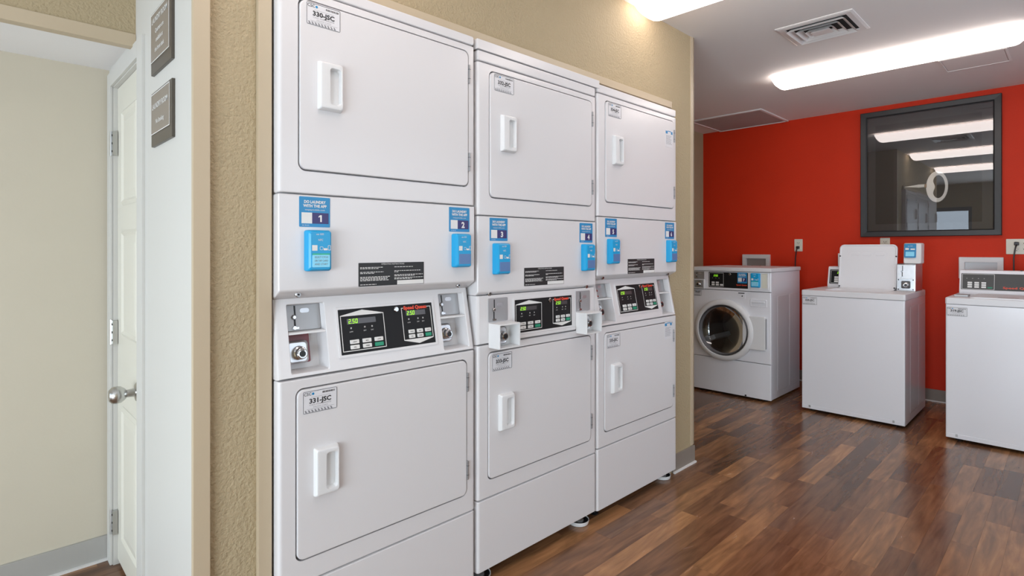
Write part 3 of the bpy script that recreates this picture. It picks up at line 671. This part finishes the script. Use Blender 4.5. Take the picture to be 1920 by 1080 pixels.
# ------------------------------------------------------------------ front-load washer
w1 = t = thing('front_load_washer', 'white front-load washer numbered 7 with round porthole door, in the corner', 'washer', (4.464, .845, 0), RZ)
WF, DP = .652, .64
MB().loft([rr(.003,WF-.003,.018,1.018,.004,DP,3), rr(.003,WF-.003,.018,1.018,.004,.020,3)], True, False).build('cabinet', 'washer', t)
for a, b in ((.14, .36), (.40, .58)):
    for z0, z1 in ((.07, .83),):
        fn = lambda x, y, z: (WF-.003 - y, x, z)
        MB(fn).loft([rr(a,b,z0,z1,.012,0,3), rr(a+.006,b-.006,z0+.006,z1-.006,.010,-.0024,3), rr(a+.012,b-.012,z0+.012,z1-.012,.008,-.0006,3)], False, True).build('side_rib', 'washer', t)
MB().box(-.004, WF+.004, -.008, DP+.01, 1.018, 1.050).build('top_cover', 'enamel_top', t, bevel=.007, segs=3)
def fp(z0, z1, name, hole=None):
    L = [rr(0,WF,z0,z1,.003,.024,10), rr(0,WF,z0,z1,.003,.009,10), rr(.003,WF-.003,z0+.001,z1-.001,.003,.002,10), rr(.008,WF-.008,z0+.003,z1-.003,.003,0,10)]
    if hole: x, z, r = hole; L += [rr(x-r,x+r,z-r,z+r,r,0,10), rr(x-r,x+r,z-r,z+r,r,.03,10)]
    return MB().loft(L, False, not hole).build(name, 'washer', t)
fp(.018, .296, 'kick_panel')
XC, ZC = .280, .535
fp(.299, .860, 'front_panel', (XC, ZC, .215))
cp = fp(.863, 1.016, 'control_panel')
MB().box(.45, .462, -.003, 0, .022, .034).build('kick_clip', 'dark', t, smooth=False)
dr = MB().lathe([(.252, -.001), (.252, -.020), (.244, -.034), (.228, -.042), (.213, -.040), (.206, -.030), (.204, -.012)], XC, ZC, 48).build('door', 'plastic', t)
MB().lathe([(.206, -.032), (.201, -.036), (.196, -.031), (.190, -.018), (.184, .0), (.180, .03)], XC, ZC, 48).build('chrome_ring', 'drum', dr)
MB().lathe([(.198, -.034), (.193, -.026), (.189, -.016), (.186, -.006)], XC, ZC, 48).build('gasket', 'gasket', dr)
MB().lathe([(.188, -.012), (.168, .004), (.140, .020), (.100, .034), (.050, .041), (.0, .043)], XC, ZC, 40).build('porthole', 'porthole', dr)
MB().lathe([(.215, .028), (.205, .05), (.19, .08), (.235, .10), (.235, .48), (.0, .50)], XC, ZC, 40).build('drum', 'drum', t)
for a in (90, 210, 330):
    c, s_ = math.cos(math.radians(a)), math.sin(math.radians(a))
    MB(lambda x, y, z: (XC + c*z - s_*x, y, ZC + s_*z + c*x)).prism([(.12, .234), (.46, .234), (.44, .17), (.14, .17)], -.02, .02).build('drum_paddle', 'plastic', t, bevel=.008)
MB().loft([rr(.440,.620,.405,.668,.010,-.001,4), rr(.440,.620,.405,.668,.010,-.022,4), rr(.444,.614,.409,.664,.010,-.027,4)], False, True).build('hinge_cover', 'plastic', dr)
MB().box(.6205, .6225, -.026, -.002, .42, .655).build('hinge_line', 'steel_dull', dr, smooth=False)
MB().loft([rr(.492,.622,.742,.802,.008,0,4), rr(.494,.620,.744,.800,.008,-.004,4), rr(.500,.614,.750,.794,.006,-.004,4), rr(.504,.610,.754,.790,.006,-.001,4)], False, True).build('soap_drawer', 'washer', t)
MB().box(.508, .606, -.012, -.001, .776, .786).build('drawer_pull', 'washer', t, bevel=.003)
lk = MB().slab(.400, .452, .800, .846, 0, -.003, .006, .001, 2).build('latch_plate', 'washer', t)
MB().box(.398, .448, -.006, -.002, .842, .848).cyl(.430, .822, .005, -.002, -.006, 10).build('latch', 'dark', lk, smooth=False)
idf = lambda x, y, z: (x, y, z)
slide_plate(cp, idf, .012, .106, .946, 1.010, -.002)
vault(cp, idf, .058, .905, .034, -.002, 'steel_dull')
MB().ring(.010, .112, .868, .943, .006, 0, -.020, .003, 2).build('coin_guard_box', 'plastic', cp)
fc = MB().slab(.146, .474, .882, 1.009, .001, -.0015, .001, .0004, 1).build('display_face', 'face', cp)
mb = MB().ring(.152, .274, .890, 1.002, .0018, -.0014, -.0022, .001, 1)
for c in range(3): mb.text('*', .010, .180+.028*c, .952, -.0024)
mb.build('outline', 'line', cp, smooth=False)
digits(MB(), '2.50', .190, .972, .015, -.0024).build('led_digits', 'led', cp, smooth=False)
for c in range(3):
    for r_ in range(2):
        if c == 2 and r_: continue
        MB().slab(.172+.036*c, .198+.036*c, .898+.018*r_, .911+.018*r_, -.001, -.003, .002, .0004, 2).build('button', 'line', cp)
MB().cyl(.328, .994, .010, -.001, -.008, 12, .002).build('key_lock', 'chrome', cp)
app_sticker(t, .390, 1.011, '7', y=-.003, wd=.078, ht=.086)
MB().text('Speed Queen', .0095, .424, .9055, -.0022, bold=.05, width=.086).build('brand_lettering', 'red_print', cp, smooth=False)
card_reader(t, .500, .572, .896, 1.010, lit=True, dp=.022)
MB().ring(.492, .632, .880, 1.014, .007, 0, -.006, .006, 3).build('reader_bezel', 'plastic', cp)
MB().slab(.580, .624, .892, 1.006, 0, -.004, .004, .001, 2).build('reader_backplate', 'outlet', cp)
id_sticker(t, .012, .852, '318-JSC', y=-.0008, wd=.070, ht=.050)
for x in (.06, WF-.06):
    for y in (.06, DP-.06): MB().zlathe([(.0, 0), (.02, 0), (.022, .008), (.008, .012), (.008, .03)], x, y, 12).build('leveling_foot', 'dark', t)

# ------------------------------------------------------------------ on the red wall
FW = lambda x, y, z: (XB + y, -x, z)                         # local x runs toward -Y, front faces -X
pic = thing('framed_picture', 'large charcoal framed picture under glass on the red wall', 'picture', (0,0,0))
x0, x1, z0, z1 = .180, 1.085, 1.302, 2.347
MB(FW).loft([rr(x0,x1,z0,z1,.001,0,1), rr(x0,x1,z0,z1,.001,-.030,1), rr(x0+.004,x1-.004,z0+.004,z1-.004,.001,-.034,1), rr(x0+.040,x1-.040,z0+.040,z1-.040,.001,-.032,1), rr(x0+.050,x1-.050,z0+.050,z1-.050,.001,-.022,1), rr(x0+.050,x1-.050,z0+.050,z1-.050,.001,-.004,1)], False, False).build('frame', 'frame', pic, angle=20)
MB(FW).flat(x0+.02, x1-.02, z0+.02, z1-.02, -.003).build('matboard', 'matboard', pic, smooth=False)
MB(FW).slab(x0+.105, x1-.115, z0+.105, z1-.115, -.003, -.005, .001, .0005, 1).build('print', 'print', pic)
MB(FW).flat(x0+.045, x1-.045, z0+.045, z1-.045, -.0235).build('glazing', 'pic_glass', pic, smooth=False)
# ivory ring with a tapered tip mounted inside the frame
rx, rz = .700, 1.690; y = -.012
def ell(cx, cz, a, b, n=40): return [(cx+a*math.cos(2*math.pi*i/n), cz+b*math.sin(2*math.pi*i/n)) for i in range(n)]
outer = ell(rx, rz, .070, .122)
inner = []
for px, pz in ell(rx+.008, rz, .043, .090):
    if px < rx+.008: px += .022*math.exp(-((pz-rz)/.036)**2)
    inner.append((px, pz))
L = [[(p[0], -.006, p[1]) for p in outer], [(p[0], y+.002, p[1]) for p in outer], [(rx+(p[0]-rx)*.97, y, rz+(p[1]-rz)*.98) for p in outer], [(p[0], y, p[1]) for p in inner], [(p[0], -.006, p[1]) for p in inner]]
rg = MB(FW).loft(L, False, False).build('ring_handle', 'ivory', pic)
MB(lambda x, y_, z: FW(rx-.075-x, -.011+y_, rz+.012+z)).add(*(lambda n: ([(h, r*math.cos(2*math.pi*i/n)*.5, r*math.sin(2*math.pi*i/n)) for h, r in ((-.01, .012), (.0, .017), (.006, .010)) for i in range(n)], [(k*n+i, k*n+(i+1)%n, (k+1)*n+(i+1)%n, (k+1)*n+i) for k in range(2) for i in range(n)]))(12)).build('collar', 'bronze', pic)
MB(lambda x, y_, z: FW(rx-.080-x, -.011+y_, rz+.014+z)).add(*(lambda n: ([(h, r*math.cos(2*math.pi*i/n)*.5, r*math.sin(2*math.pi*i/n)) for h, r in ((.0, .012), (.04, .014), (.045, .012), (.13, .001)) for i in range(n)], [(k*n+i, k*n+(i+1)%n, (k+1)*n+(i+1)%n, (k+1)*n+i) for k in range(3) for i in range(n)]))(12)).build('tapered_tip', 'ivory', pic)

def outlet_box(x0, x1, z0, z1, label):
    t = thing('washer_outlet_box', label, 'outlet box', (0,0,0), group='washer supply boxes on the red wall')
    MB(FW).loft([rr(x0,x1,z0,z1,.004,0,3), rr(x0,x1,z0,z1,.004,-.026,3), rr(x0+.003,x1-.003,z0+.003,z1-.003,.004,-.030,3), rr(x0+.034,x1-.034,z0+.030,z1-.038,.003,-.028,3), rr(x0+.034,x1-.034,z0+.030,z1-.038,.003,-.003,3)], False, True).build('box_frame', 'plastic', t)
    MB(FW).flat(x0+.036, x1-.036, z0+.032, z1-.040, -.004).build('box_back', 'steel_dull', t, smooth=False)
    for f, nm in ((.35, 'valve'), (.65, 'valve')):
        xc = x0+(x1-x0)*f; MB(FW).cyl(xc, z0+.05, .010, -.004, -.022, 10, .002).build(nm, 'bronze', t)
outlet_box(-.830, -.571, .985, 1.148, 'white supply box above the front-load washer on the red wall')
outlet_box(.008, .268, .985, 1.163, 'white supply box mostly hidden behind the raised washer lid')
outlet_box(.836, 1.094, .975, 1.139, 'white supply box above the charcoal washer console')

def outlet(xc, zc, label, plug=None, gang=1, owner=None):
    t = thing('power_outlet', label, 'outlet', (0,0,0), group='ivory power outlets on the red wall')
    w_ = .035*gang + (.012 if gang > 1 else 0)
    MB(FW).slab(xc-w_, xc+w_, zc-.056, zc+.056, 0, -.006, .004, .003, 2).build('cover_plate', 'outlet', t)
    for xo, z in [(q, zz_) for q in ((0,) if gang == 1 else (-.023, .023)) for zz_ in (zc+.021, zc-.021)]:
        s_ = MB(FW).slab(xc+xo-.017, xc+xo+.017, z-.014, z+.014, -.005, -.0085, .008, .001, 3).build('socket', 'outlet', t)
        MB(FW).flat(xc+xo-.009, xc+xo-.006, z-.003, z+.007, -.0088).flat(xc+xo+.006, xc+xo+.009, z-.003, z+.007, -.0088).flat(xc+xo-.003, xc+xo+.003, z-.010, z-.006, -.0088).build('slots', 'dark', s_, smooth=False)
    if plug:
        zz = zc + plug; xc -= 0 if gang == 1 else .023
        inv = (Matrix.Translation(owner.location) @ Matrix.Rotation(RZ, 4, 'Z')).inverted()
        FO = lambda x, y, z: tuple(inv @ Vector(FW(x, y, z)))
        MB(FO).slab(xc-.013, xc+.013, zz-.013, zz+.013, -.009, -.034, .006, .004, 3).build('power_plug', 'dark', owner)
        pts = [(xc, -.030, zz-.006), (xc-.003, -.045, zz-.022), (xc-.008, -.042, zz-.05), (xc-.014, -.038, zz-.10), (xc-.013, -.05, zz-.18), (xc-.010, -.06, zz-.32), (xc, -.05, zz-.55), (xc+.01, -.06, zz-.80)]
        MB(FO).tube(pts, .0048, 8).build('power_cord', 'dark', owner)
    return t
outlet(-.322, 1.235, 'ivory outlet with a plug above the front-load washer', -.021, owner=w1)
outlet(.352, 1.238, 'ivory outlet peeking above the raised washer lid')
outlet(1.188, 1.218, 'wide ivory outlet with a plug at the right edge of the photo', .021, 2, w3)

# ------------------------------------------------------------------ ceiling fixtures
def ceiling_light(xc, y0, y1, label):
    t = thing('ceiling_light', label, 'ceiling light', (xc, 0, CZ), group='long wraparound ceiling lights')
    bx(-.085, .085, y0+.01, y1-.01, -.014, -.0005).build('pan', 'vent', t, smooth=False)
    prof = [(-.100, -.010), (-.100, -.028), (-.092, -.052), (-.074, -.070), (-.045, -.080), (0, -.083), (.045, -.080), (.074, -.070), (.092, -.052), (.100, -.028), (.100, -.010)]
    secs = []
    for y, k in ((y1, .25), (y1-.004, .45), (y1-.013, .72), (y1-.028, .92), (y1-.045, 1.0), (y0+.045, 1.0), (y0+.028, .92), (y0+.013, .72), (y0+.004, .45), (y0, .25)):
        secs.append([(x*(.93+.07*k), y, -.010+(z+.010)*k) for x, z in prof])
    n = len(prof); vs = [p for s_ in secs for p in s_]; fs = [(k*n+i, k*n+i+1, (k+1)*n+i+1, (k+1)*n+i) for k in range(len(secs)-1) for i in range(n-1)]
    fs += [tuple(range(n))[::-1], tuple((len(secs)-1)*n+i for i in range(n))]
    MB().add(vs, fs).build('diffuser', 'lamp', t, angle=60)
ceiling_light(4.055, -1.285, .005, 'long lit ceiling light nearest the red wall')
ceiling_light(2.365, -1.285, .005, 'lit ceiling light above the dryers, cut by the top edge')
ceiling_light(.675, -1.285, .005, 'lit ceiling light over the doorway, seen only mirrored in the picture')

v = thing('ceiling_vent', 'square louvered air vent in the ceiling between the lights', 'vent', (3.308, -.510, CZ))
hzl = lambda a, b, z: [(p[0], p[2], z) for p in rr(-a, a, -b, b, .001, 0, 1)]
A = .170; B = .186
MB().loft([hzl(A,B,0), hzl(A,B,-.004), hzl(A-.012,B-.012,-.008), hzl(A-.036,B-.036,-.008), hzl(A-.040,B-.040,-.001)], False, False).build('vent_frame', 'vent', v, smooth=False)
MB().add([(-A+.03,-B+.03,-.0015), (A-.03,-B+.03,-.0015), (A-.03,B-.03,-.0015), (-A+.03,B-.03,-.0015)], [(0,1,2,3)]).build('duct', 'shadow', v, smooth=False)
for k in range(3):
    a = A-.046-k*.036; b = B-.046-k*.036
    MB().loft([hzl(a-.022,b-.022,-.003), hzl(a,b,-.020), hzl(a+.002,b+.002,-.021), hzl(a-.018,b-.018,-.002)], False, False).build('louver', 'vent', v, smooth=False)
MB().loft([hzl(.020,.034,-.004), hzl(.034,.048,-.022), hzl(.030,.044,-.0225)], False, True).build('center_louver', 'vent', v, smooth=False)

v = thing('ceiling_panel', 'stained square ceiling panel in the corner above the red wall', 'ceiling panel', (5.135, .735, CZ))
MB().loft([hzl(.318,.328,0), hzl(.318,.328,-.010), hzl(.300,.310,-.012), hzl(.296,.306,-.004)], False, False).build('panel_frame', 'vent', v, smooth=False)
MB().loft([hzl(.300,.310,-.002), hzl(.298,.308,-.006)], False, True).build('panel_face', 'soot', v, smooth=False)
v = thing('ceiling_hatch', 'small flush access hatch in the ceiling near the red wall', 'access hatch', (4.56, -1.02, CZ))
MB().loft([hzl(.158,.165,0), hzl(.158,.165,-.004), hzl(.148,.155,-.005), hzl(.146,.153,-.001)], False, False).build('hatch_frame', 'ceiling', v, smooth=False)
MB().loft([hzl(.142,.149,0), hzl(.142,.149,-.0035)], False, True).build('hatch_door', 'ceiling', v, smooth=False)
